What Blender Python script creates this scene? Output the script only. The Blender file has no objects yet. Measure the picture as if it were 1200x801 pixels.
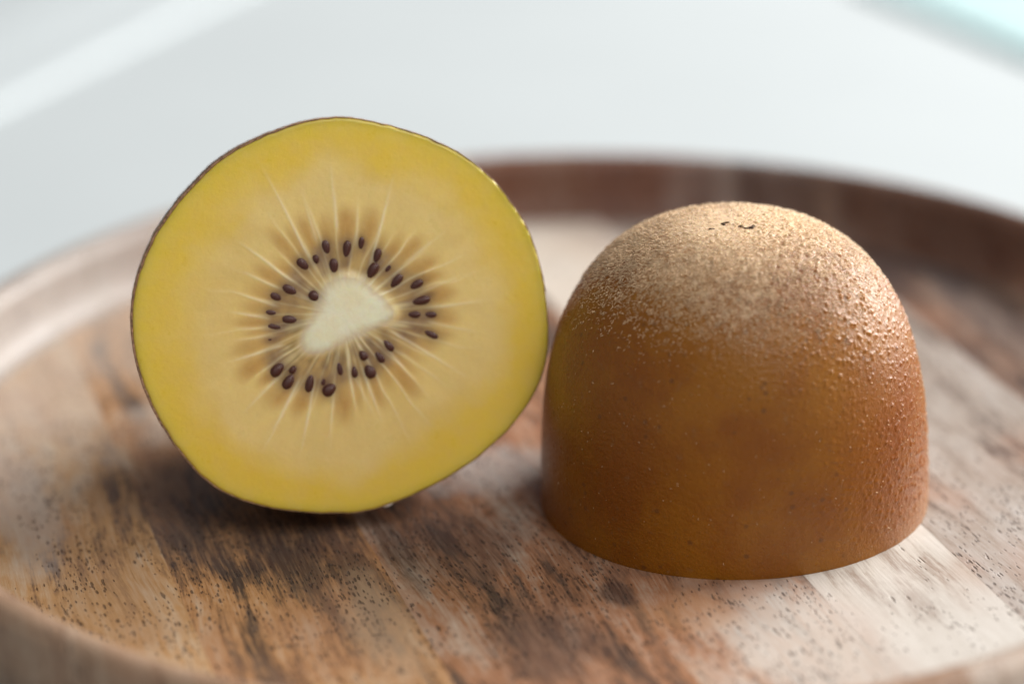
import bpy, bmesh, math, random
import numpy as np
from mathutils import Matrix, Vector

scene = bpy.context.scene
col = scene.collection
rng = np.random.default_rng(7)
random.seed(7)
MM = 0.001

# ------------------------------------------------------------------ camera
cam_d = bpy.data.cameras.new('camera')
cam_d.sensor_fit = 'HORIZONTAL'; cam_d.sensor_width = 36.0; cam_d.lens = 90.0
cam_d.clip_start = 0.01; cam_d.clip_end = 50.0
cam = bpy.data.objects.new('camera', cam_d); col.objects.link(cam)
pitch, roll = math.radians(22.5), math.radians(-1.23)
fw = Vector((0, math.cos(pitch), -math.sin(pitch))); r0 = Vector((1, 0, 0)); u0 = r0.cross(fw)
R = r0*math.cos(roll) + u0*math.sin(roll); U = u0*math.cos(roll) - r0*math.sin(roll)
cam.matrix_world = Matrix(((R.x, U.x, -fw.x, -.0085), (R.y, U.y, -fw.y, -.3286), (R.z, U.z, -fw.z, .150), (0, 0, 0, 1)))
cam_d.dof.use_dof = True; cam_d.dof.focus_distance = 0.3215; cam_d.dof.aperture_fstop = 7.0
scene.camera = cam

# ------------------------------------------------------------------ light
world = bpy.data.worlds.new('World'); scene.world = world; world.use_nodes = True
bg = world.node_tree.nodes['Background']
bg.inputs['Color'].default_value = (0.90, 0.95, 1.0, 1); bg.inputs['Strength'].default_value = 0.22

def area(name, loc, target, sx, sy, power, color):
    l = bpy.data.lights.new(name, 'AREA'); l.shape = 'RECTANGLE'; l.size = sx; l.size_y = sy
    l.energy = power; l.color = color
    o = bpy.data.objects.new(name, l); col.objects.link(o); o.location = loc
    d = Vector(target) - Vector(loc)
    o.rotation_euler = d.to_track_quat('-Z', 'Y').to_euler()
    return o
area('window_light', (0.97, 0.56, 0.56), (0, 0, 0.01), 0.95, 0.8, 45.0, (1.0, 0.98, 0.955))
area('front_fill', (0.38, -0.55, 0.80), (0, 0, 0.02), 0.6, 0.6, 5.7, (1.0, 0.97, 0.92))  # added front fill with no visible source, brightens the cut face
vs = scene.view_settings
scene.display_settings.display_device = 'sRGB'
vs.view_transform = 'Standard'; vs.look = 'None'; vs.gamma = 1.0; vs.exposure = 0.0; vs.use_curve_mapping = False

# ------------------------------------------------------------------ helpers
def link(name, me, mats, parent=None, smooth=True):
    o = bpy.data.objects.new(name, me); col.objects.link(o)
    for m in (mats if isinstance(mats, (list, tuple)) else [mats]):
        me.materials.append(m)
    if smooth:
        me.polygons.foreach_set('use_smooth', [True]*len(me.polygons))
    if parent: o.parent = parent
    return o

def mesh_from(name, V, F):
    me = bpy.data.meshes.new(name)
    V = np.asarray(V, float)
    me.from_pydata(V.tolist(), [], F if isinstance(F, list) else F.tolist()); me.update()
    return me

def empty(name, loc, label, cat, group=None):
    o = bpy.data.objects.new(name, None); col.objects.link(o); o.location = loc
    o.empty_display_size = 0.01
    o['label'] = label; o['category'] = cat
    if group: o['group'] = group
    return o

def tag(o, label, cat, group=None):
    o['label'] = label; o['category'] = cat
    if group: o['group'] = group

def gridfaces(n, m, off=0, wrap=True, flip=False):
    """faces of an n x m vertex grid, wrapped in the second direction"""
    i, j = np.meshgrid(np.arange(n-1), np.arange(m if wrap else m-1), indexing='ij')
    a = i*m + j; b = i*m + (j+1) % m; c = (i+1)*m + (j+1) % m; d = (i+1)*m + j
    F = np.stack([a, b, c, d], -1).reshape(-1, 4) + off
    return F[:, ::-1] if flip else F

# value noise in numpy (periodic table lookup, smooth)
_tab = np.random.default_rng(3).random((64, 64, 64))
def vnoise(P, sc=1.0, seed=0):
    P = np.asarray(P)*sc + seed*17.31 + 100.0
    i = np.floor(P).astype(int); f = P - i; f = f*f*(3-2*f)
    out = 0
    for dx in (0, 1):
        wx = f[..., 0] if dx else 1-f[..., 0]
        for dy in (0, 1):
            wy = f[..., 1] if dy else 1-f[..., 1]
            for dz in (0, 1):
                wz = f[..., 2] if dz else 1-f[..., 2]
                out = out + wx*wy*wz*_tab[(i[..., 0]+dx) % 64, (i[..., 1]+dy) % 64, (i[..., 2]+dz) % 64]
    return out
def fbm(P, sc=1.0, seed=0, oct=4):
    o = 0; a = .5; t = 0
    for k in range(oct):
        o = o + a*vnoise(P, sc*2**k, seed+k); t += a; a *= .5
    return o/t
def worley(P, sc, seed=0):
    # nearest jittered point: distance (in cells) and a random value for that point
    Q = np.asarray(P)*sc + 50.0 + seed*7.7
    i = np.floor(Q).astype(int); best = np.full(Q.shape[:-1], 9.0); rnd = np.zeros(Q.shape[:-1])
    for dx in (-1, 0, 1):
        for dy in (-1, 0, 1):
            for dz in (-1, 0, 1):
                a, b, c = (i[..., 0]+dx) % 64, (i[..., 1]+dy) % 64, (i[..., 2]+dz) % 64
                p = np.stack([i[..., 0]+dx+_tab[a, b, c], i[..., 1]+dy+_tab[b, c, a], i[..., 2]+dz+_tab[c, a, b]], -1)
                d = np.linalg.norm(p-Q, axis=-1); m = d < best
                best = np.where(m, d, best); rnd = np.where(m, _tab[c, b, a], rnd)
    return best, rnd
def sstep(a, b, x):
    t = np.clip((x-a)/(b-a), 0, 1); return t*t*(3-2*t)

# node helper
class N:
    def __init__(s, name):
        s.m = bpy.data.materials.new(name); s.m.use_nodes = True
        s.t = s.m.node_tree; s.t.nodes.clear()
        s.out = s.t.nodes.new('ShaderNodeOutputMaterial')
        s.p = s.t.nodes.new('ShaderNodeBsdfPrincipled'); s.l(s.p.outputs[0], s.out.inputs[0])
    def l(s, a, b): s.t.links.new(a, b)
    def new(s, typ, **kw):
        n = s.t.nodes.new(typ)
        for k, v in kw.items(): setattr(n, k, v)
        return n
    def put(s, v, sock):
        if isinstance(v, bpy.types.NodeSocket): s.l(v, sock)
        elif v is not None:
            if isinstance(v, tuple) and len(v) == 3 and sock.type == 'RGBA': v = v + (1,)
            sock.default_value = v
    def math(s, op, a, b=None, c=None, clamp=False):
        n = s.new('ShaderNodeMath', operation=op, use_clamp=clamp)
        for i, v in enumerate((a, b, c)): s.put(v, n.inputs[i])
        return n.outputs[0]
    def vec(s, op, a, b=None):
        n = s.new('ShaderNodeVectorMath', operation=op); s.put(a, n.inputs[0])
        if b is not None: s.put(b, n.inputs[1])
        return n.outputs['Value'] if op in ('DOT_PRODUCT', 'LENGTH', 'DISTANCE') else n.outputs[0]
    def comb(s, x, y, z=0.0):
        n = s.new('ShaderNodeCombineXYZ')
        for i, v in enumerate((x, y, z)): s.put(v, n.inputs[i])
        return n.outputs[0]
    def sep(s, v):
        n = s.new('ShaderNodeSeparateXYZ'); s.l(v, n.inputs[0]); return n.outputs
    def noise(s, v, scale, detail=4, rough=.55, dist=0):
        n = s.new('ShaderNodeTexNoise'); s.put(v, n.inputs['Vector'])
        n.inputs['Scale'].default_value = scale; n.inputs['Detail'].default_value = detail
        n.inputs['Roughness'].default_value = rough; n.inputs['Distortion'].default_value = dist
        return n.outputs['Fac']
    def vor(s, v, scale):
        n = s.new('ShaderNodeTexVoronoi'); s.put(v, n.inputs['Vector']); n.inputs['Scale'].default_value = scale
        return n.outputs['Distance'], n.outputs['Color']
    def smooth(s, x, a, b, lo=0.0, hi=1.0):
        n = s.new('ShaderNodeMapRange', interpolation_type='SMOOTHSTEP')
        s.put(x, n.inputs['Value'])
        for k, v in zip(('From Min', 'From Max', 'To Min', 'To Max'), (a, b, lo, hi)): s.put(v, n.inputs[k])
        return n.outputs[0]
    def mix(s, f, a, b, mode='MIX'):
        n = s.new('ShaderNodeMix', data_type='RGBA', blend_type=mode); n.clamp_factor = True
        s.put(f, n.inputs[0]); s.put(a, n.inputs[6]); s.put(b, n.inputs[7]); return n.outputs[2]
    def ramp(s, f, stops):
        n = s.new('ShaderNodeValToRGB'); s.l(f, n.inputs[0]); e = n.color_ramp.elements
        while len(e) < len(stops): e.new(.5)
        for el, (p, c) in zip(e, stops): el.position = p; el.color = c + (1,)
        return n.outputs[0]
    def bump(s, h, strength, dist, normal=None):
        n = s.new('ShaderNodeBump'); n.inputs['Strength'].default_value = strength
        n.inputs['Distance'].default_value = dist; s.put(h, n.inputs['Height'])
        if normal is not None: s.l(normal, n.inputs['Normal'])
        return n.outputs[0]
    def set(s, **kw):
        for k, v in kw.items():
            s.put(v, s.p.inputs[{'color': 'Base Color', 'rough': 'Roughness', 'normal': 'Normal', 'sss': 'Subsurface Weight',
                'radius': 'Subsurface Radius', 'sscale': 'Subsurface Scale', 'spec': 'Specular IOR Level', 'coat': 'Coat Weight',
                'coatr': 'Coat Roughness', 'sheen': 'Sheen Weight', 'sheenr': 'Sheen Roughness', 'sheenc': 'Sheen Tint'}[k]])
        return s.m

def oco(n): return n.new('ShaderNodeTexCoord').outputs['Object']

# ------------------------------------------------------------------ materials
GU = (-.3007, .9537, 0.0); GV = (.9537, .3007, 0.0)      # along and across the boards of the plate

def wood(name, pale, mid, dark, bias, pore, seed, stains_and_light=(), rough=.42, con=1.0):
    """figured board: streaks along the grain, pores, and stains listed as (v, u, rv, ru, amount, colour)"""
    n = N(name)
    P = n.vec('SCALE', oco(n)); P.node.inputs['Scale'].default_value = 1000.0
    u = n.vec('DOT_PRODUCT', P, GU); v = n.vec('DOT_PRODUCT', P, GV); z = n.sep(P)[2]
    # gentle wander of the grain
    wob = n.noise(n.comb(n.math('MULTIPLY', v, .02), n.math('MULTIPLY', u, .016), seed), 1.0, 2)
    v2 = n.math('ADD', v, n.math('MULTIPLY', n.math('SUBTRACT', wob, .5), 9.0))
    big = n.noise(n.comb(n.math('MULTIPLY', v2, .085), n.math('MULTIPLY', u, .026), seed+3.3), 1.0, 4, .6)
    mid_n = n.noise(n.comb(n.math('MULTIPLY', v2, .42), n.math('MULTIPLY', u, .045), seed+9.1), 1.0, 5, .6)
    fine = n.noise(n.comb(n.math('MULTIPLY', v2, 3.2), n.math('MULTIPLY', u, .16), n.math('MULTIPLY', z, .6)), 1.0, 4, .65)
    f = n.math('ADD', n.math('MULTIPLY', n.math('SUBTRACT', big, .5), 1.7), n.math('MULTIPLY', n.math('SUBTRACT', mid_n, .5), 1.1))
    f = n.math('ADD', f, n.math('MULTIPLY', n.math('SUBTRACT', fine, .5), .62))
    mot = n.noise(n.comb(n.math('MULTIPLY', v2, 1.1), n.math('MULTIPLY', u, .38), seed), 1.0, 6, .72)
    f = n.math('ADD', f, n.math('MULTIPLY', n.math('SUBTRACT', mot, .5), .55))
    f = n.math('ADD', n.math('MULTIPLY', f, con), .5 + bias)
    c = n.ramp(f, [(.20, dark), (.47, mid), (.72, tuple((a+b)/2 for a, b in zip(mid, pale))), (.95, pale)])
    # slow colour drift (redder / greyer)
    dr = n.noise(n.comb(n.math('MULTIPLY', v, .06), n.math('MULTIPLY', u, .03), seed+21.0), 1.0, 3)
    c = n.mix(n.smooth(dr, .42, .72, 0, .5), c, (.33, .165, .10))
    # stains
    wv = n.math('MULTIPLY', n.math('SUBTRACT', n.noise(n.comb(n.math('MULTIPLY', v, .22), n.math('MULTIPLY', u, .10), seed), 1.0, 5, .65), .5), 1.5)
    for (sv, su, rv, ru, amt, sc) in stains_and_light:  # wood stains plus painted cast shadow, wall shade and glare
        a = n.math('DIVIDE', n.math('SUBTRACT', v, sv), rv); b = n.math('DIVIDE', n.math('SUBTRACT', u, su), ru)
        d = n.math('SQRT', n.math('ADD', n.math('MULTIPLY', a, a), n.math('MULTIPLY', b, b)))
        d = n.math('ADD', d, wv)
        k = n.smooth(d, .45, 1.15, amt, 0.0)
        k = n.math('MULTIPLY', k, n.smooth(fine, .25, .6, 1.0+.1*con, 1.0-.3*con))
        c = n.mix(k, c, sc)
    # pores: short dark dashes along the grain, sown unevenly
    dens = n.noise(n.comb(n.math('MULTIPLY', v, .13), n.math('MULTIPLY', u, .05), seed+5.0), 1.0, 3)
    hgt = fine
    tot = None
    for (kv, ku, thr, off) in ((1.75, .50, .34, 0.0), (2.7, .72, .32, 7.7), (.95, .15, .17, 3.1)):
        d, cc = n.vor(n.comb(n.math('MULTIPLY', v2, kv), n.math('ADD', n.math('MULTIPLY', u, ku), off), seed), 1.0)
        cs = n.sep(cc)
        keep = n.smooth(n.math('ADD', cs[0], n.math('MULTIPLY', n.math('SUBTRACT', dens, .5), 4.0)), 1.0-pore, 1.08-pore)
        size = n.math('MULTIPLY', n.math('ADD', .5, n.math('MULTIPLY', cs[1], .8)), thr)
        k = n.math('MULTIPLY', n.smooth(d, n.math('MULTIPLY', size, .45), size, 1.0, 0.0), keep)
        tot = k if tot is None else n.math('MAXIMUM', tot, k)
    c = n.mix(n.math('MULTIPLY', tot, .72), c, tuple(x*.60 for x in dark))
    # fibres
    c = n.mix(n.smooth(fine, .35, .75, 0, .12), c, pale)
    h = n.math('SUBTRACT', n.math('MULTIPLY', fine, .25), n.math('MULTIPLY', tot, .9))
    nm = n.bump(h, .8, .00022)
    rg = n.math('ADD', n.math('MULTIPLY', tot, .3), n.smooth(mid_n, .3, .7, rough-.06, rough+.08))
    return n.set(color=c, rough=rg, normal=nm, spec=.20)

RIMK = dict(con=.7, rough=.36)
PALE0 = (.52, .45, .38); TAN = (.36, .205, .105); BRN = (.175, .095, .062); DRK = (.060, .038, .030); GREY = (.40, .36, .33)
SD = (.055, .036, .030)
board_mats = [
    wood('board_pale_tan', (.54, .43, .32), (.45, .245, .10), (.10, .052, .033), .10, .50, 1.0,
         [(-71, -31, 9, 16, .7, (.36, .20, .09)), (-72, 56, 46, 52, .7, (.40, .345, .30)), (-77, 5, 5, 26, .6, (.42, .37, .33))]),  # wide pale patch paints the glare at the back left
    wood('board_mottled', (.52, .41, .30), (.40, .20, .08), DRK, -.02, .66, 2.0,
         [(-52, 0, 11, 12, .65, (.085, .055, .048)), (-46, -20, 8, 14, .75, (.085, .048, .036)), (-57, -14, 6, 12, .6, (.12, .07, .05)), (-40.5, -45, 4.5, 16, .6, (.46, .33, .22)),  # dark patches paint the cut half's cast shadow into the wood
          (-47, 26, 13, 15, .7, (.50, .44, .38)), (-52, 66, 20, 36, .6, (.42, .36, .31))]),  # farthest pale patch continues the painted back-left glare
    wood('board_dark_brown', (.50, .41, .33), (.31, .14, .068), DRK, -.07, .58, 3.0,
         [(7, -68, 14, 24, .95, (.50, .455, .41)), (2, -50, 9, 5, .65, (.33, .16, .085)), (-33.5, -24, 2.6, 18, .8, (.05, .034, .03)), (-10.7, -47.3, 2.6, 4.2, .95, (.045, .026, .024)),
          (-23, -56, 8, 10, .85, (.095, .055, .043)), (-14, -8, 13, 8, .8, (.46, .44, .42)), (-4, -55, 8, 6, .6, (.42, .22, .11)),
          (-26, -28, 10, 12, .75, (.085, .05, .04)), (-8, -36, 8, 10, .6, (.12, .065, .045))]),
    wood('board_pale', (.56, .52, .475), (.46, .415, .365), (.22, .155, .115), .14, .16, 4.0,
         [(20, 60, 13, 26, .6, (.56, .48, .39)), (22, 97, 40, 12, .95, (.17, .07, .04)), (22, -70, 14, 20, .5, (.54, .50, .46))], rough=.36),  # dark brown back patch paints in the shade of the rear wall
    wood('board_grey_brown', (.45, .41, .38), (.31, .255, .215), (.09, .06, .05), .05, .65, 5.0,
         [(58, 58, 26, 24, .85, (.115, .075, .068)), (48, 92, 40, 18, .95, (.13, .055, .035))], rough=.30),  # farthest dark patch carries on the painted shade of the rear wall
    wood('board_dark_edge', (.40, .32, .26), (.20, .125, .09), (.05, .032, .028), -.02, .45, 6.0,
         [(78, 46, 12, 20, .9, (.055, .036, .034)), (76, 56, 26, 30, .85, (.085, .055, .05)), (75, 20, 5, 26, .6, (.10, .085, .085))], rough=.34),
]

_back_shade = [(22, 92, 60, 26, .95, (.125, .040, .020)), (66, 76, 16, 20, .8, (.045, .020, .016)), (80, 44, 30, 24, .85, (.085, .032, .018))]  # dark brown rear rim, with the shade on its inner wall painted in
_left = [(-62, 66, 60, 62, .95, (.26, .24, .225))]
rim_mats = [
    wood('rim_pale_tan', (.46, .36, .27), (.31, .195, .125), (.14, .08, .055), .04, .2, 11.0, _left, **RIMK),
    wood('rim_mottled', (.46, .36, .27), (.31, .195, .125), (.13, .08, .055), .08, .2, 12.0, _left, **RIMK),
    wood('rim_brown', (.48, .39, .32), (.30, .18, .115), (.10, .06, .04), .05, .2, 13.0, **RIMK),
    wood('rim_pale', (.50, .43, .37), (.38, .29, .23), (.16, .10, .07), .05, .2, 14.0, _back_shade, **RIMK),
    wood('rim_grey', (.42, .36, .33), (.30, .235, .205), (.10, .065, .05), .05, .2, 15.0, _back_shade, **RIMK),
    wood('rim_dark', (.36, .29, .25), (.20, .125, .09), (.06, .038, .03), .0, .2, 16.0, _back_shade, **RIMK),
]

def flesh_mat(name, bumpd):
    n = N(name)
    ca = n.new('ShaderNodeAttribute', attribute_name='tint')
    P = n.vec('SCALE', oco(n)); P.node.inputs['Scale'].default_value = 1000.0
    cl = n.noise(P, .45, 4, .6); fi = n.noise(P, 3.0, 4, .6)
    c = n.mix(n.smooth(cl, .35, .7, 0, .22), ca.outputs['Color'], (.80, .56, .19), 'MIX')
    c = n.mix(n.smooth(fi, .3, .7, 0, .09), c, n.mix(1.0, c, (.78, .70, .55), 'MULTIPLY'))
    h = n.math('ADD', n.noise(P, 1.6, 5, .7), n.math('MULTIPLY', n.noise(P, 8.0, 3), .3))
    return n.set(color=c, rough=n.smooth(cl, .3, .7, .27, .42), normal=n.bump(h, .22, bumpd), sss=.5,
                 radius=(1.0, .62, .12), sscale=.0045, spec=.4, coat=.22, coatr=.14)
FLESH = flesh_mat('flesh_wet', .00025)

def seed_mat():
    n = N('seed_dark')
    P = n.vec('SCALE', oco(n)); P.node.inputs['Scale'].default_value = 1000.0
    k = n.noise(P, 2.2, 3)
    c = n.mix(n.smooth(k, .4, .7), (.042, .012, .009), (.14, .040, .025))
    return n.set(color=c, rough=.28, spec=.4, normal=n.bump(n.noise(P, 6.0, 3), .4, .0001), coat=.12, coatr=.15)
SEED = seed_mat()

def skin_mat():
    n = N('kiwi_skin')
    P = n.vec('SCALE', oco(n)); P.node.inputs['Scale'].default_value = 1000.0
    att = n.new('ShaderNodeAttribute', attribute_name='fuzzy').outputs['Fac']
    big = n.noise(P, .09, 4, .6); sp = n.noise(P, 1.1, 5, .7); tiny = n.noise(P, 3.5, 3, .6)
    c = n.mix(n.smooth(big, .35, .68), (.275, .100, .0035), (.215, .064, .0025))
    c = n.mix(n.smooth(sp, .52, .72, 0, .35), c, (.13, .050, .010))
    d, cc = n.vor(P, .55)
    c = n.mix(n.math('MULTIPLY', n.smooth(d, .10, .26, .55, 0), n.smooth(n.sep(cc)[0], .62, .7)), c, (.10, .038, .012))
    blush = n.vec('LENGTH', n.vec('SUBTRACT', P, (19.0, -13.0, 13.0)))
    blush = n.math('ADD', blush, n.math('MULTIPLY', n.math('SUBTRACT', big, .5), 14.0))
    c = n.mix(n.smooth(blush, 5.0, 17.0, .5, 0), c, (.200, .046, .004))
    c = n.mix(n.smooth(n.math('ADD', att, n.math('MULTIPLY', n.math('SUBTRACT', sp, .5), 1.9)), .18, 1.05, 0.0, .92), c, (.70, .50, .31))
    c = n.mix(n.math('MULTIPLY', att, n.smooth(tiny, .55, .75, 0, .6)), c, (.28, .14, .055))
    h = n.math('ADD', n.noise(P, 1.5, 4, .65), n.math('MULTIPLY', tiny, .5))
    rg = n.math('ADD', n.math('MULTIPLY', att, .22), n.smooth(sp, .3, .7, .26, .36))
    return n.set(color=c, rough=rg, normal=n.bump(h, .55, .00022), sss=.18, radius=(1.0, .42, .08), sscale=.004,
                 spec=.42, sheen=n.math('MULTIPLY', att, .15), sheenr=.4, sheenc=(1, .88, .7))
SKIN = skin_mat()
SKIN_THIN = SKIN.copy(); SKIN_THIN.name = 'kiwi_skin_thin'
_t = SKIN_THIN.node_tree; _o = next(n for n in _t.nodes if n.type == 'OUTPUT_MATERIAL'); _p = next(n for n in _t.nodes if n.type == 'BSDF_PRINCIPLED')
_tr = _t.nodes.new('ShaderNodeBsdfTranslucent'); _tr.inputs['Color'].default_value = (.95, .70, .16, 1)
_mx = _t.nodes.new('ShaderNodeMixShader'); _mx.inputs[0].default_value = .55
_t.links.new(_p.outputs[0], _mx.inputs[1]); _t.links.new(_tr.outputs[0], _mx.inputs[2]); _t.links.new(_mx.outputs[0], _o.inputs['Surface'])

def plain(name, c, rough=.5, sss=0, radius=(1, .6, .3), sscale=.002, vary=.12, sc=.6, spec=.4):
    n = N(name)
    P = n.vec('SCALE', oco(n)); P.node.inputs['Scale'].default_value = 1000.0
    k = n.noise(P, sc, 4)
    cc = n.mix(n.smooth(k, .3, .7), tuple(x*(1-vary) for x in c), tuple(min(1, x*(1+vary)) for x in c))
    return n.set(color=cc, rough=rough, sss=sss, radius=radius, sscale=sscale, spec=spec, normal=n.bump(k, .15, .0002))
CUT = plain('skin_cut_edge', (.27, .15, .085), .6, vary=.4, sc=2.0)
HAIR = plain('fuzz_hair', (.76, .56, .36), .5, vary=.2)
CHIP = plain('dry_scar', (.075, .038, .020), .8, vary=.5, sc=2.0)
PITH = plain('pale_pulp', (.80, .70, .62), .4, .4, (1, .7, .5), .002)
TABLE = plain('table_white', (.452, .486, .497), .55, vary=.015, sc=.02)
WHITE = plain('strip_white', (.465, .502, .515), .85, vary=.02, sc=.3)
TEAL = plain('teal_cloth', (.37, .50, .51), .85, vary=.06, sc=.3)

# ------------------------------------------------------------------ table
TZ = -.0072
bm = bmesh.new()
bmesh.ops.create_cube(bm, size=1.0)
bmesh.ops.scale(bm, vec=(1.5, 1.3, .03), verts=bm.verts)
bmesh.ops.translate(bm, vec=(0, .15, TZ-.015), verts=bm.verts)
bmesh.ops.bevel(bm, geom=list(bm.edges), offset=.006, segments=3, affect='EDGES')
me = bpy.data.meshes.new('table'); bm.to_mesh(me); bm.free()
t = link('table', me, TABLE, smooth=False)
tag(t, 'smooth pale grey white tabletop under the round wooden plate', 'table')

# teal cloth and a bright white strip far back on the table, out of focus
def cloth(name, corners, mat, thick, label, folds=2):
    """a softly wavy slab with rounded edges between four floor points"""
    a, b, c, d = [np.array(p)*MM for p in corners]; n = 40
    s, q = np.meshgrid(np.linspace(0, 1, n), np.linspace(0, 1, n), indexing='ij')
    X = (a[None, None]*((1-s)*(1-q))[..., None] + b*(s*(1-q))[..., None] + c*(s*q)[..., None] + d*((1-s)*q)[..., None])
    e = np.minimum(np.minimum(s, 1-s), np.minimum(q, 1-q))
    edge = np.sqrt(np.clip(1-(1-np.clip(e/.05, 0, 1))**2, 0, 1))
    P3 = np.concatenate([X*25, np.zeros_like(s)[..., None]], -1)
    z = TZ + .0003 + thick*edge*(1+.25*(fbm(P3, 1.0, 4)-.5)) + .0001*np.sin(q*folds*9)*edge
    top = np.concatenate([X, z[..., None]], -1).reshape(-1, 3)
    bot = top.copy(); bot[:, 2] = TZ + .0003
    F = gridfaces(n, n, wrap=False, flip=True).tolist() + gridfaces(n, n, n*n, wrap=False).tolist()
    rim = [i*n for i in range(n)] + [(n-1)*n+j for j in range(1, n)] + [i*n+n-1 for i in range(n-2, -1, -1)] + [j for j in range(n-2, 0, -1)]
    for k in range(len(rim)):
        p, q2 = rim[k], rim[(k+1) % len(rim)]
        F.append([p, q2, q2+n*n, p+n*n])
    me = mesh_from(name, np.concatenate([top, bot]), F)
    bm = bmesh.new(); bm.from_mesh(me); bmesh.ops.remove_doubles(bm, verts=bm.verts, dist=1e-6)
    bmesh.ops.recalc_face_normals(bm, faces=bm.faces); bm.to_mesh(me); bm.free()
    o = link(name, me, mat); tag(o, label, 'cloth')
    return o
cloth('white_strip', ((-150, 95), (-60, 298), (-98, 312), (-195, 120)), WHITE, .0016,
      'blurred bright white strip lying on the table at the upper left')
cloth('teal_cloth', ((73, 268), (112, 180), (230, 230), (190, 330)), TEAL, .0012,
      'blurred pale teal cloth lying on the table in the upper right corner')

# ------------------------------------------------------------------ wooden plate
plate = empty('wooden_plate', (0, 0, TZ), 'round wooden plate of striped boards with a low raised rim', 'plate')
JOINTS = [-62.0, -36.2, 12.6, 32.7, 64.0]
edges = [-200.0] + JOINTS + [200.0]
vdir = Vector((GV[0], GV[1], 0))
def lathe(profile, seg=384):
    bm = bmesh.new(); rings = []
    for (r, z) in profile:
        if r == 0: rings.append([bm.verts.new((0, 0, z*MM))])
        else: rings.append([bm.verts.new((r*MM*math.cos(2*math.pi*k/seg), r*MM*math.sin(2*math.pi*k/seg), z*MM)) for k in range(seg)])
    for A, B in zip(rings, rings[1:]):
        for k in range(seg):
            k2 = (k+1) % seg
            if len(A) == 1: bm.faces.new((A[0], B[k], B[k2]))
            elif len(B) == 1: bm.faces.new((A[k], B[0], A[k2]))
            else: bm.faces.new((A[k], B[k], B[k2], A[k2]))
    return bm
RF = 87.6
def bend(bm, parent_z=TZ):
    for v in bm.verts: v.co.z -= parent_z
# rim: its own ring; faces take the board they were turned from
ring = [(RF, 0)]
for k in range(1, 15):                                        # concave sweep up to the crest
    a = k/14*math.radians(74)
    ring.append((RF + 4.1*math.sin(a)/math.sin(math.radians(74))*.96, 9.2*(1-math.cos(a))/(1-math.cos(math.radians(74)))*.90))
for k in range(1, 12):                                        # rounded crest
    a = math.radians(165 - k*15.5)
    ring.append((94.1 + 2.6*math.cos(a), 7.5 + 2.5*math.sin(a)))
ring += [(97.7, 5.2), (97.6, 2.5), (96.6, -.6), (94.4, -3.2), (91.0, -5.4), (89.6, -6.8), (88.6, -7.15), (88.2, -7.15), (88.0, -5.4), (RF, -5.2), (RF, 0)]
bm = lathe(ring)
bmesh.ops.remove_doubles(bm, verts=bm.verts, dist=1e-7)
for j in JOINTS:
    bmesh.ops.bisect_plane(bm, geom=bm.verts[:]+bm.edges[:]+bm.faces[:], plane_co=vdir*j*MM, plane_no=vdir)
for f in bm.faces:
    v = f.calc_center_median().dot(vdir)/MM
    f.material_index = sum(v > j for j in JOINTS)
for v in bm.verts:                                            # hand-turned: the crest is not perfectly even
    p = np.array([[v.co.x, v.co.y, v.co.z]])
    if v.co.z > 0: v.co.z += float(.0006*(vnoise(p*18, 1, 2)[0]-.5)) * min(1, v.co.z/.006)
bmesh.ops.recalc_face_normals(bm, faces=bm.faces); bend(bm)
me = bpy.data.meshes.new('rim'); bm.to_mesh(me); bm.free()
rim = link('rim', me, rim_mats, plate)
# floor boards
for k in range(6):
    lo, hi = edges[k], edges[k+1]
    bm = lathe([(0, 0), (20, 0), (40, 0), (60, 0), (75, 0), (82, 0), (RF-.4, 0), (RF-.012, -.002), (RF-.012, -5.0), (60, -5.0), (0, -5.0)], 192)
    for co, no in ((lo+.003, -1), (hi-.003, 1)):
        if abs(co) > 150: continue
        r = bmesh.ops.bisect_plane(bm, geom=bm.verts[:]+bm.edges[:]+bm.faces[:], plane_co=vdir*co*MM, plane_no=vdir*no, clear_outer=True)
        be = [e for e in r['geom_cut'] if isinstance(e, bmesh.types.BMEdge)]
        bmesh.ops.holes_fill(bm, edges=be, sides=0)
    bmesh.ops.recalc_face_normals(bm, faces=bm.faces)
    # ease the long upper arrises a hair
    be = [e for e in bm.edges if all(abs(v.co.z) < 1e-6 for v in e.verts) and
          any(abs(e.verts[0].co.dot(vdir)/MM-c) < .002 and abs(e.verts[1].co.dot(vdir)/MM-c) < .002 for c in (lo+.003, hi-.003))]
    if be: bmesh.ops.bevel(bm, geom=be, offset=.000015, segments=1, affect='EDGES')
    bend(bm)
    me = bpy.data.meshes.new('board'); bm.to_mesh(me); bm.free()
    link('board', me, board_mats[k], plate, smooth=False)

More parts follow.
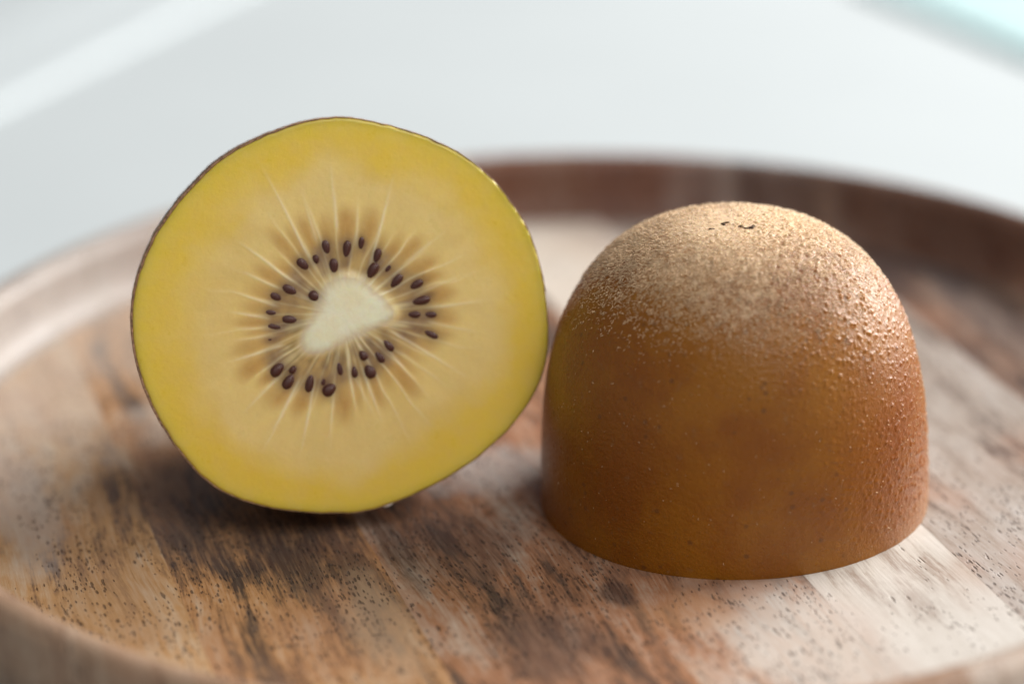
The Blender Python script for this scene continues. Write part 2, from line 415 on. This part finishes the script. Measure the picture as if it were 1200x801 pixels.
# ------------------------------------------------------------------ kiwi half with its cut face towards the camera
GROUP = 'two halves of one golden kiwi'
O = np.array([-30.512, -24.063, 27.979])
nrm = np.array([.15037, -.94944, .27564]); nrm /= np.linalg.norm(nrm)
ex = np.array([math.cos(math.radians(9)), math.sin(math.radians(9)), 0]); ey = np.cross(nrm, ex)
base = np.array([-30.5, -15.0, 0.0])
def world_of(X, Y, D): return (O - base) + X[..., None]*ex + Y[..., None]*ey + D[..., None]*nrm     # millimetres, local to the half
OUT = np.array([(4.11, 25.06), (-1.54, 25.23), (-6.5, 24.05), (-11.16, 22.43), (-14.53, 20.62), (-17.08, 18.32), (-20.1, 15.41), (-22.47, 12.45), (-24.46, 9.02), (-25.84, 5.23), (-26.57, 1.48), (-26.59, -0.05), (-26.27, -4.11), (-25.04, -8.82), (-23.69, -12.12), (-21.22, -16.53), (-18.76, -19.74), (-15.77, -22.01), (-11.64, -23.72), (-7.1, -24.81), (-1.85, -25.52), (1.46, -25.71), (4.85, -24.9), (7.36, -24.12), (10.8, -22.85), (14.27, -21.25), (17.78, -18.98), (21.34, -16.25), (23.18, -13.94), (25.02, -11.52), (26.32, -8.82), (26.9, -5.06), (26.9, -1.6), (26.81, 2.31), (26.23, 5.46), (25.23, 9.08), (23.84, 11.84), (21.71, 15.08), (19.54, 17.54), (17.03, 19.69), (13.3, 21.7), (9.57, 23.38), (5.81, 24.4)])
CORE = np.array([(-1.6, 3.77), (0.44, 4.76), (2.71, 4.25), (4.57, 2.62), (6.43, 0.82), (7.16, -0.56), (5.61, -1.43), (3.59, -1.93), (1.22, -2.73), (-0.83, -3.73), (-3.19, -4.52), (-4.81, -4.23), (-5.37, -2.86), (-4.27, -1.3), (-2.82, 0.57), (-2.02, 2.48)])
SEEDS = [(-1.07, 8.75, 2.11, 1.19, 1.75), (1.52, 8.29, 2.31, 1.12, 1.39), (-0.26, 6.36, 1.98, 1.25, 1.6), (-4.15, 6.92, 1.98, 1.34, 2.31), (-6.02, 3.78, 2.18, 1.32, 2.58), (-7.81, 3.0, 1.92, 1.15, 2.61), (-8.74, 1.11, 1.72, 0.99, -0.24), (-6.21, -0.02, 2.24, 1.25, -0.18), (-8.48, -0.72, 2.05, 0.96, -0.24), (-8.93, -2.34, 1.54, 0.7, -0.06), (-2.99, 2.69, 1.58, 1.32, -0.87), (4.6, 5.39, 2.18, 1.32, 0.97), (6.52, 5.44, 1.52, 0.92, 0.85), (7.64, 3.9, 2.05, 1.25, 0.79), (10.17, 3.24, 1.98, 1.25, 0.44), (10.59, 1.09, 2.31, 1.19, 0.15), (9.51, -0.62, 1.72, 0.99, -0.09), (11.62, -0.79, 1.98, 1.06, -0.12), (11.65, -3.38, 2.18, 1.12, -0.52), (5.97, -4.32, 1.98, 1.19, -0.9), (4.71, -5.67, 1.91, 1.12, -1.0), (3.39, -7.49, 1.78, 1.45, -1.11), (-0.49, -6.7, 2.18, 0.99, -1.42), (-4.47, -8.46, 2.31, 1.25, -1.84), (-7.12, -7.91, 1.98, 1.34, -2.21), (-8.41, -6.24, 1.98, 1.39, -2.4), (-1.97, -9.43, 1.85, 1.65, 0.59), (-2.64, -8.22, 1.45, 0.92, -1.84)]
GHOST_ALL = [(3.44, 8.97, 1.98, 0.86, 1.39), (5.4, 7.34, 1.98, 1.12, 1.21), (-2.48, 7.45, 1.32, 0.99, 1.78), (-4.34, 4.37, 1.52, 1.12, 2.27), (-5.98, 2.14, 1.98, 1.12, -0.39), (1.38, -7.39, 1.65, 0.99, -1.54), (2.68, -5.34, 1.52, 1.19, -1.08), (-2.34, -6.42, 1.6, 0.83, -1.66), (-6.45, -6.41, 1.28, 0.96, -2.21), (-8.92, -4.38, 2.56, 1.79, -2.88), (9.68, -2.43, 2.18, 0.92, -0.48), (1.25, 6.83, 1.32, 0.86, -1.63), (8.46, -3.32, 2.97, 0.99, -0.65), (5.51, -2.75, 2.31, 0.86, -0.79), (3.63, -3.59, 1.98, 0.86, -1.08), (1.43, -4.41, 1.98, 0.79, -1.45), (11.8, 1.72, 1.65, 0.79, 0.23)]
RAYS = [(-3.18, 7.39, -7.99, 18.75, 1), (-2.57, 11.28, -3.4, 14.83, 0.6), (0.45, 12.25, 0.3, 19.13, 0.7), (2.93, 10.21, 3.46, 14.55, 0.6), (4.81, 7.32, 8.0, 16.73, 1), (8.31, 5.4, 11.8, 7.89, 0.5), (12.93, 0.18, 19.19, 0.46, 0.8), (12.77, -2.13, 17.14, -3.38, 0.6), (7.7, -3.38, 15.65, -9.05, 0.9), (5.42, -4.31, 10.49, -11.07, 0.7), (1.3, -7.84, 3.65, -13.6, 0.5), (-9.12, -7.85, -12.98, -11.17, 0.7), (-6.6, -9.17, -10.72, -16.02, 1), (-4.22, -9.71, -6.2, -17.08, 1), (-1.63, -10.26, -2.22, -15.43, 0.7), (0.76, -7.69, 1.22, -12.06, 0.9), (2.8, -8.52, 4.32, -13.66, 0.9), (-9.13, -3.55, -14.44, -4.76, 1), (-6.89, 5.92, -11.77, 10.23, 1), (-9.03, 5.0, -11.72, 6.63, 0.7), (-9.43, 2.51, -13.0, 4.11, 0.8), (-10.44, 0.73, -13.84, 1.66, 0.7), (-9.69, -0.87, -13.78, -0.43, 0.5), (-9.99, -1.94, -13.58, -1.98, 0.5), (10.07, 6.92, 14.14, 9.7, 0.5), (-1.32, 8.89, -3.8, 16.71, 0.4), (11.42, 2.4, 15.97, 4.04, 0.5), (8.61, -6.23, 12.8, -9.92, 0.4)]
GHOST = [g for i, g in enumerate(GHOST_ALL) if i not in (0, 1, 2, 5, 6, 8)]
SEEDS += [(g[0], g[1], g[2]*.85, g[3]*.9, g[4]) for i, g in enumerate(GHOST_ALL) if i in (0, 1, 2, 5, 6, 8)]
_r = np.random.default_rng(11)
_ph = sorted(math.atan2((y0+y1)/2-.1, (x0+x1)/2-.3) % (2*math.pi) for (x0, y0, x1, y1, w_) in RAYS)
_ph = [p for k, p in enumerate(_ph) if k == 0 or p-_ph[k-1] > .085]
WALLS = []
for k, p in enumerate(_ph):                                   # fill wide gaps so the chambers stay narrow
    q_ = _ph[(k+1) % len(_ph)] + (2*math.pi if k == len(_ph)-1 else 0); m_ = max(1, round((q_-p)/.17))
    for t_ in range(m_): WALLS.append((p+(q_-p)*(t_+(0 if t_ == 0 else _r.uniform(-.15, .15)))/m_, t_ == 0))
WALLS.sort()
WANG = np.array([w_[0] for w_ in WALLS]); WLIM = _r.uniform(.30, .46, len(WALLS)); WSTR = np.array([.30 if w_[1] else _r.uniform(.35, .75) for w_ in WALLS])
WEND = _r.uniform(.38, .78, len(WALLS))
CC = np.array([.3, .1])
TH = np.linspace(0, 2*np.pi, 480, endpoint=False)
def polar(pts, sm=0):
    d = pts - CC; a = np.arctan2(d[:, 1], d[:, 0]); r = np.hypot(d[:, 0], d[:, 1]); o = np.argsort(a)
    r = np.interp(TH, np.concatenate([a[o]-2*np.pi, a[o], a[o]+2*np.pi]), np.tile(r[o], 3), period=None) if False else \
        np.interp((TH+np.pi) % (2*np.pi)-np.pi, np.concatenate([a[o]-2*np.pi, a[o], a[o]+2*np.pi]), np.tile(r[o], 3))
    k = np.exp(-.5*(np.arange(-30, 31)/max(sm, .01))**2); k /= k.sum()
    return np.convolve(np.tile(r, 3), k, 'same')[480:960]
RO = polar(OUT, 5); RO = RO + .11*(vnoise(np.stack([np.cos(TH)*22, np.sin(TH)*22, TH*0], -1), 1.0, 6)-.5); RC = polar(CORE, 5)
ring_p = np.stack([np.cos(TH)*3, np.sin(TH)*3, TH*0], -1)
left = np.cos(TH-math.radians(172))
THK = .09 + .20*sstep(.15, .95, left) + .05*sstep(.2, .9, np.cos(TH-math.radians(100))) + .10*(vnoise(ring_p, 9, 5)-.35)
THK = np.clip(THK, .06, .5)
RI = RO - THK

def face_fields(X, Y):
    """albedo and relief of the cut face, in face millimetres"""
    P3 = np.stack([X, Y, X*0], -1)
    dx, dy = X-CC[0], Y-CC[1]; r = np.hypot(dx, dy); a = np.arctan2(dy, dx)
    ai = (a % (2*np.pi))/(2*np.pi)*480; i0 = np.floor(ai).astype(int) % 480; f = ai-np.floor(ai)
    pick = lambda A: A[i0]*(1-f)+A[(i0+1) % 480]*f
    ro, rc = pick(RO), pick(RC)
    q = (r-rc)/(ro-rc)
    an = np.stack([np.cos(a)*9, np.sin(a)*9, r*.12], -1)          # noise that runs along the radii
    an2 = np.stack([np.cos(a)*4.2, np.sin(a)*4.2, r*.05], -1)
    fib = fbm(an, 1.0, 1, 4); pet = fbm(an2, 1.0, 6, 2); cl = fbm(P3, .16, 3, 4); sm = fbm(P3, .5, 8, 4)
    def C(*c): return np.array(c)
    pale = C(.86, .655, .25); yel = C(.84, .595, .075); rimc = C(.68, .47, .045); amber = C(.56, .31, .085); core = C(.99, .91, .66); smoke = C(.37, .24, .13)
    w = sstep(.58, .86, q + .16*(cl-.5)*2)
    c = pale*(1-w[..., None]) + yel*w[..., None]
    mott = sstep(.45, .75, cl)*.35*(1-w)
    c = c*(1-mott[..., None]) + C(.72, .47, .12)*mott[..., None]
    e = sstep(.93, 1.0, q)*.8; c = c*(1-e[..., None]) + rimc*e[..., None]
    # amber translucent petals round the seed ring
    lim = .41 + .16*(pet-.5)*2
    am_a = (a + .05*(vnoise(P3, .35, 12)-.5)) % (2*np.pi)
    k0 = (np.searchsorted(WANG, am_a.ravel(), 'right').reshape(a.shape)-1) % len(WANG); k1 = (k0+1) % len(WANG)
    da = (am_a-WANG[k0]) % (2*np.pi); wd_ = (WANG[k1]-WANG[k0]) % (2*np.pi); uu = np.clip(da/wd_, 0, 1)
    petal = np.sin(np.pi*uu)**.6
    lim = WLIM[k0] + .05*(pet-.5)*2 - .07*(1-petal)
    am = (1-sstep(lim-.05, lim+.10, q))*(.35+.50*petal)*(.8+.3*sstep(.35, .65, fib))*(.75+.25*sstep(.05, .2, q))
    c = c*(1-am[..., None]) + amber*am[..., None]
    # smoky locules in the seed ring
    lo = sstep(.02, .08, q)*(1-sstep(.20, .29, q+.05*(fib-.5)))*(.35+.55*sstep(.40, .62, fib))
    c = c*(1-lo[..., None]) + smoke*lo[..., None]
    # olive tone just below the core
    ol = sstep(.0, .05, q)*(1-sstep(.08, .17, q))*sstep(-.2, .8, np.sin(-a-.6))*.7*sstep(.42, .58, fib)
    c = c*(1-ol[..., None]) + C(.27, .18, .045)*ol[..., None]
    # white fibres out of the core
    fb = sstep(-.04, .02, q)*(1-sstep(.02, .30, q))*sstep(.52, .74, fib)*.75
    c = c*(1-fb[..., None]) + C(.88, .74, .42)*fb[..., None]
    z = np.zeros_like(r)
    z += .10*(fib-.5)*sstep(-.1, .1, q)*(1-sstep(.3, .55, q)) - .16*sstep(0, .08, q)*(1-sstep(.22, .34, q)) + .12*(cl-.5) + .05*(sm-.5)
    for (x0, y0, x1, y1, s) in RAYS:
        L = math.hypot(x1-x0, y1-y0); ux, uy = (x1-x0)/L, (y1-y0)/L
        # begin nearer the core
        t = ((X-x0)*ux+(Y-y0)*uy); d = np.abs(-(X-x0)*uy+(Y-y0)*ux + .03*np.sin(t*.7+x0))
        tt = (t+1.6)/(L+2.2)
        fade = sstep(-.1, .12, tt)*(1-sstep(.45, 1.12, tt))
        wd = .12 + .09*np.clip(1-tt, 0, 1)
        k = np.exp(-(d/wd)**2)*fade*s*.85
        hal = np.exp(-(d/.7)**2)*fade*s*.22
        c = c*(1-hal[..., None]) + C(.82, .60, .25)*hal[..., None]
        c = c*(1-k[..., None]) + C(.93, .80, .52)*k[..., None]
        z += .07*k
    # thin walls between the chambers
    dist = np.minimum(da, wd_-da)*r; near = np.where(da < wd_-da, k0, k1)
    wall = np.exp(-(dist/(.12+.08*(fib-.3)))**2)*1.25*WSTR[near]*sstep(-.02, .03, q)*(1-sstep(WEND[near]*.55, WEND[near], q))
    wall = np.minimum(wall, .95)
    c = c*(1-wall[..., None]) + C(.95, .80, .48)*wall[..., None]
    z += .05*wall
    c = c*(1+.16*(fib-.5)*(1-sstep(.55, .9, q)))[..., None]
    # seeds lying under the surface show through faintly
    for (gx, gy, l, w_, an_) in GHOST + [(s_[0], s_[1], s_[2]*1.5, s_[3]*1.6, s_[4]) for s_ in SEEDS]:
        ca, sa = math.cos(an_), math.sin(an_)
        t = ((X-gx)*ca+(Y-gy)*sa)/(l*.55); d = (-(X-gx)*sa+(Y-gy)*ca)/(w_*.6)
        k = np.exp(-(t*t+d*d)**1.4)*.55
        c = c*(1-k[..., None]) + C(.15, .07, .045)*k[..., None]
    # core
    k = 1-sstep(-.07, .065, q+.02*(fib-.5)*2)
    c = c*(1-k[..., None]) + core*k[..., None]
    mid = np.exp(-(r/3.2)**2)*.5; c = c*(1-mid[..., None]) + C(.95, .87, .66)*mid[..., None]
    z += .22*k
    return c, z

def put_tint(me, c):
    at = me.color_attributes.new('tint', 'FLOAT_COLOR', 'POINT')
    at.data.foreach_set('color', np.concatenate([c, np.ones((len(c), 1))], 1).astype(np.float32).ravel())

half = empty('kiwi_half', tuple(base*MM), 'kiwi half lying on its side with the yellow cut face and seeds showing', 'kiwi', GROUP)
LEN = 40.0
def taper(t): return np.clip(1-t**2.4, 0, 1)**(1/2.2)
# core
s = np.linspace(.002, 1, 46)
X = CC[0] + s[:, None]*RC*np.cos(TH); Y = CC[1] + s[:, None]*RC*np.sin(TH)
c, z = face_fields(X, Y)
me = mesh_from('core', world_of(X, Y, z).reshape(-1, 3)*MM, gridfaces(46, 480).tolist() + [list(range(479, -1, -1))[::-1]])
put_tint(me, c.reshape(-1, 3)); link('core', me, FLESH, half)
# flesh: face ring, rounded lip, then the body inside the skin
s = np.linspace(0, 1, 170)
rr = RC + s[:, None]*(RI-RC)
X = CC[0]+rr*np.cos(TH); Y = CC[1]+rr*np.sin(TH)
c, z = face_fields(X, Y)
lip = np.clip(1-(RI-rr)/.35, 0, 1); z = z - .12*lip**2
rows = [world_of(X, Y, z).reshape(-1, 3)]; cols = [c.reshape(-1, 3)]
tt = 1-np.linspace(1, 0, 60)**1.6; tt = tt[1:]
for t in tt:
    g = taper(np.array(t))*.998
    xi, yi = CC[0]+RI*np.cos(TH), CC[1]+RI*np.sin(TH)
    rows.append(world_of(xi*g, yi*g, np.full(480, -t*LEN*.985)).reshape(-1, 3)); cols.append(np.tile([.75, .50, .06], (480, 1)))
V = np.concatenate(rows)
me = mesh_from('flesh', V*MM, gridfaces(170+len(tt), 480))
put_tint(me, np.concatenate(cols)); link('flesh', me, FLESH, half)

def bumps(P, amp):
    """goose-flesh grains of the skin, millimetres"""
    d, rn = worley(P, 1.3, 1); d2, rn2 = worley(P, 2.3, 3)
    return amp*((1-sstep(.08, .50, d))*(.35+.9*rn) + .35*(1-sstep(.1, .5, d2))*rn2 + .5*(fbm(P, .35, 4, 2)-.5))

def add_fuzz(me, f):
    at = me.attributes.new('fuzzy', 'FLOAT', 'POINT'); at.data.foreach_set('value', np.asarray(f, np.float32).ravel())

# skin of the lying half: outer shell, then the cut edge and a strip of inner side
tt = 1-np.linspace(1, 0, 150)**1.25
rows = []
xo, yo = CC[0]+RO*np.cos(TH), CC[1]+RO*np.sin(TH)
xi, yi = CC[0]+(RI+.015)*np.cos(TH), CC[1]+(RI+.015)*np.sin(TH)
rag = .22*(vnoise(ring_p, 14, 3)-.5)
rows.append(world_of(xi*.998, yi*.998, np.full(480, -6.0)))
rows.append(world_of(xi, yi, -.10+rag))
for k, t in enumerate(tt):
    g = taper(np.array(t)); D = np.full(480, -t*LEN)
    if k == 0: D = -.10+rag
    P = world_of(xo*g, yo*g, D)
    ctr = world_of(np.array(0.), np.array(0.), np.array(-min(t, .6)*LEN))
    nn = P-ctr; nn /= np.linalg.norm(nn, axis=-1, keepdims=True)+1e-9
    rows.append(P + nn*bumps(P, .07)[..., None]*min(1, k/6))
V = np.concatenate(rows)
V[:, 2] = np.maximum(V[:, 2], 0.02)
F = gridfaces(len(rows), 480)
me = mesh_from('skin', V*MM, F)
for m in (SKIN_THIN, CUT): me.materials.append(m)
mi = np.zeros(len(F), int); mi[:480*2] = 1
me.polygons.foreach_set('material_index', mi)
add_fuzz(me, np.repeat(np.concatenate([[0, 0], sstep(.7, 1, tt)]), 480))
sk = bpy.data.objects.new('skin', me); col.objects.link(sk); sk.parent = half
me.polygons.foreach_set('use_smooth', [True]*len(me.polygons))
# seeds
def seed_mesh():
    n, m = 11, 14; rows = []
    for i in range(n):
        a = math.pi*i/(n-1); x = -math.cos(a); w = math.sin(a)**.9*(1-.22*x)
        for j in range(m):
            b = 2*math.pi*j/m; rows.append((x*.5, w*.5*math.cos(b), w*.5*math.sin(b)))
    return mesh_from('seed', np.array(rows), gridfaces(n, m, flip=True))
sm_ = seed_mesh(); sm_.materials.append(SEED); sm_.polygons.foreach_set('use_smooth', [True]*len(sm_.polygons))
for si, (sx, sy, l, w, an) in enumerate(SEEDS):
    if math.hypot(sx, sy) > 0 and (sx*math.cos(an)+sy*math.sin(an)) > 0: an += math.pi       # blunt end outwards
    xa = math.cos(an)*ex + math.sin(an)*ey; ya = -math.sin(an)*ex + math.cos(an)*ey
    dep = random.uniform(-.60, -.42) if si < 28 else -.36
    p = world_of(np.array(sx), np.array(sy), np.array(dep))*MM
    l *= 1.18; w *= 1.08; h = w*.98
    o = bpy.data.objects.new('seed', sm_); col.objects.link(o); o.parent = half
    tilt = random.uniform(-.12, .12)
    xa2 = xa*math.cos(tilt)+nrm*math.sin(tilt); za = nrm*math.cos(tilt)-xa*math.sin(tilt)
    o.matrix_local = Matrix(((xa2[0]*l*MM, ya[0]*w*MM, za[0]*h*MM, p[0]), (xa2[1]*l*MM, ya[1]*w*MM, za[1]*h*MM, p[1]),
                             (xa2[2]*l*MM, ya[2]*w*MM, za[2]*h*MM, p[2]), (0, 0, 0, 1)))
# little shreds left by the knife
def shred(name, cx, cy, d, w, h, th, ang, mat):
    bm = bmesh.new(); bmesh.ops.create_icosphere(bm, subdivisions=3, radius=.5)
    xa = math.cos(ang)*ex+math.sin(ang)*ey; ya = -math.sin(ang)*ex+math.cos(ang)*ey
    c0 = world_of(np.array(cx), np.array(cy), np.array(d))
    for v in bm.verts:
        q = np.array(v.co); q = q*(1+.35*(vnoise(q[None]*3.1, 1, int(cx) % 7)[0]-.5))
        v.co = Vector((c0 + q[0]*w*xa + q[1]*h*ya + q[2]*th*nrm)*MM)
    me = bpy.data.meshes.new(name); bm.to_mesh(me); bm.free(); link(name, me, mat, half)
shred('peel_shred', 26.95, 1.6, -.5, .26, 1.1, .5, .06, PITH)
shred('pulp_shred', 4.6, -25.0, -.35, 1.5, .45, .5, .35, PITH)

# ------------------------------------------------------------------ kiwi half standing on its cut face
cx, cy, ra, rb, H = 20.438, -21.707, 25.589, 23.853, 39.774
pn, pm, lx, ly = 2.7, 2.549, -.728, -1.781
dome = empty('kiwi_half', (cx*MM, cy*MM, 0), 'brown skinned kiwi half standing cut side down like a dome', 'kiwi', GROUP)
M = 720
A = np.linspace(0, 2*np.pi, M, endpoint=False)
hh = 1-np.linspace(1, 0, 330)**1.9
def dome_p(h, a, grow=0.0):
    g = np.clip(1-h**pn, 0, 1)**(1/pm)*(1-.006*np.sin(np.pi*np.minimum(h*1.6, 1)))
    lump = 1+.006*np.sin(2*a+.6)+.004*np.sin(3*a+1.9)
    return np.stack([ra*g*lump*np.cos(a)+lx*h, rb*g*lump*np.sin(a)+ly*h, h*H+0*a], -1)
Hh, Aa = np.meshgrid(hh, A, indexing='ij')
P = dome_p(Hh, Aa)
du = np.roll(P, -1, 1)-np.roll(P, 1, 1); dv = np.gradient(P, axis=0)
nn = np.cross(du, dv); nn /= np.linalg.norm(nn, axis=-1, keepdims=True)+1e-12
nn[-1] = (0, 0, 1)
fuzz_f = np.clip(sstep(.70, 1.05, Hh - .06*np.maximum(0, np.cos(Aa-.1))*(Hh < .985) + .07*(fbm(P, .12, 7, 3)-.5)*2), 0, 1)
right = sstep(-.2, .9, np.cos(Aa-.1))                          # the skin is rougher on this side
amp = .020 + .145*right*sstep(.0, .12, Hh) + .085*sstep(.5, .8, Hh)
P2 = P + nn*(bumps(P, 1.0)*amp + .25*(fbm(P, .07, 5, 2)-.5))[..., None]
P2[0, :, :2] *= (1+.004*(vnoise(np.stack([np.cos(A)*20, np.sin(A)*20, A*0], -1), 1.0, 8)-.5))[:, None]
P2[..., 2] = np.maximum(P2[..., 2], .02)
V = P2.reshape(-1, 3)
# base: turned-in cut edge
r1 = P2[0].copy(); r1[:, :2] *= .985; r1[:, 2] = .02
Fk = gridfaces(len(hh), M)
me = mesh_from('skin', V*MM, Fk)
add_fuzz(me, fuzz_f)
link('skin', me, SKIN, dome)
# flesh filling the half, down to the cut face
g2 = [P[0]*np.array([.99, .99, 0])+np.array([0, 0, .05])]
rows = []
for k in np.linspace(0, 1, 12)[1:]: rows.append(P[0, ::6]*np.array([.985*k, .985*k, 0])+np.array([0, 0, .03]))
for h in np.linspace(.02, .97, 30): rows.append(dome_p(np.full(120, h), A[::6])*np.array([.98, .98, .98]))
V = np.concatenate(rows)
me = mesh_from('flesh', V*MM, gridfaces(len(rows), 120))
put_tint(me, np.tile([.75, .52, .08], (len(V), 1)))
link('flesh', me, FLESH, dome)
# short fuzz
def fuzz(count):
    n = 0; Vs = []; Fs = []
    h = rng.random(count*6)**.55; a = rng.random(count*6)*2*np.pi
    f = sstep(.66, 1.04, h)**1.3*.95 + .006 + .03*sstep(0, 1, np.cos(a-.1))
    keep = rng.random(len(h)) < f*np.clip(1-h**pn, .02, 1)**.38
    h, a = h[keep][:count], a[keep][:count]
    p = dome_p(h, a); e1 = dome_p(h, a+.01)-p; e2 = dome_p(np.minimum(h+.004, .9999), a)-p
    nn = np.cross(e1, e2); nn /= np.linalg.norm(nn, axis=1, keepdims=True)+1e-12
    e1 /= np.linalg.norm(e1, axis=1, keepdims=True)+1e-12; e2 = np.cross(nn, e1)
    w = rng.normal(0, .9, len(h)); dirn = -e2*np.cos(w)[:, None]+e1*np.sin(w)[:, None]
    lift = rng.uniform(.15, .75, len(h))
    L = rng.uniform(.20, .75, len(h))*(.45+.75*sstep(.5, 1, h))
    tip = dirn*np.cos(lift)[:, None]+nn*np.sin(lift)[:, None]
    side = np.cross(tip, nn); side /= np.linalg.norm(side, axis=1, keepdims=True)+1e-12
    th = rng.uniform(.022, .045, len(h))[:, None]
    b = p+nn*.03
    midp = b + tip*(L*.55)[:, None] + nn*(.05*L)[:, None]; end = b+tip*L[:, None] - nn*(.10*L)[:, None]
    up = np.cross(side, tip)
    vs = np.stack([b-side*th, b+side*th, b+up*th*1.4, midp-side*th*.8, midp+side*th*.8, midp+up*th, end], 1)
    k = np.arange(len(h))[:, None]*7
    F = []
    for q in ((0, 1, 4, 3), (1, 2, 5, 4), (2, 0, 3, 5)): F.append(k+np.array(q))
    T = []
    for q in ((3, 4, 6), (4, 5, 6), (5, 3, 6)): T.append(k+np.array(q))
    me = mesh_from('fuzz', vs.reshape(-1, 3)*MM, np.concatenate(F).tolist()+np.concatenate(T).tolist())
    return me
o = link('fuzz', fuzz(26000), HAIR, dome); o['kind'] = 'stuff'
# dry flakes of the blossom scar on top
def flake(px, py, w, d, ang, seed):
    bm = bmesh.new(); bmesh.ops.create_icosphere(bm, subdivisions=2, radius=.5)
    g = ((px-lx)/ra)**2+((py-ly)/rb)**2
    h = (1-g**(pm/2))**(1/pn)
    for v in bm.verts:
        q = np.array(v.co); q = q*(1+.9*(vnoise(q[None]*4.0, 1, seed)[0]-.5))
        x, y = q[0]*w, q[1]*d
        v.co = Vector((px+x*math.cos(ang)-y*math.sin(ang), py+x*math.sin(ang)+y*math.cos(ang), h*H+.05+q[2]*.35))*MM
    me = bpy.data.meshes.new('scar_flake'); bm.to_mesh(me); bm.free(); link('scar_flake', me, CHIP, dome)
for k, args in enumerate(((-2.0, -3.6, .55, .9, .3, 1), (-1.6, -3.2, .9, .35, .2, 2), (1.2, -5.0, 1.3, .35, .15, 3), (.2, -4.6, .9, .3, -.3, 4), (-3.6, -5.0, .9, .25, .1, 5), (1.7, -4.4, .7, .3, .5, 6))):
    flake(*args)
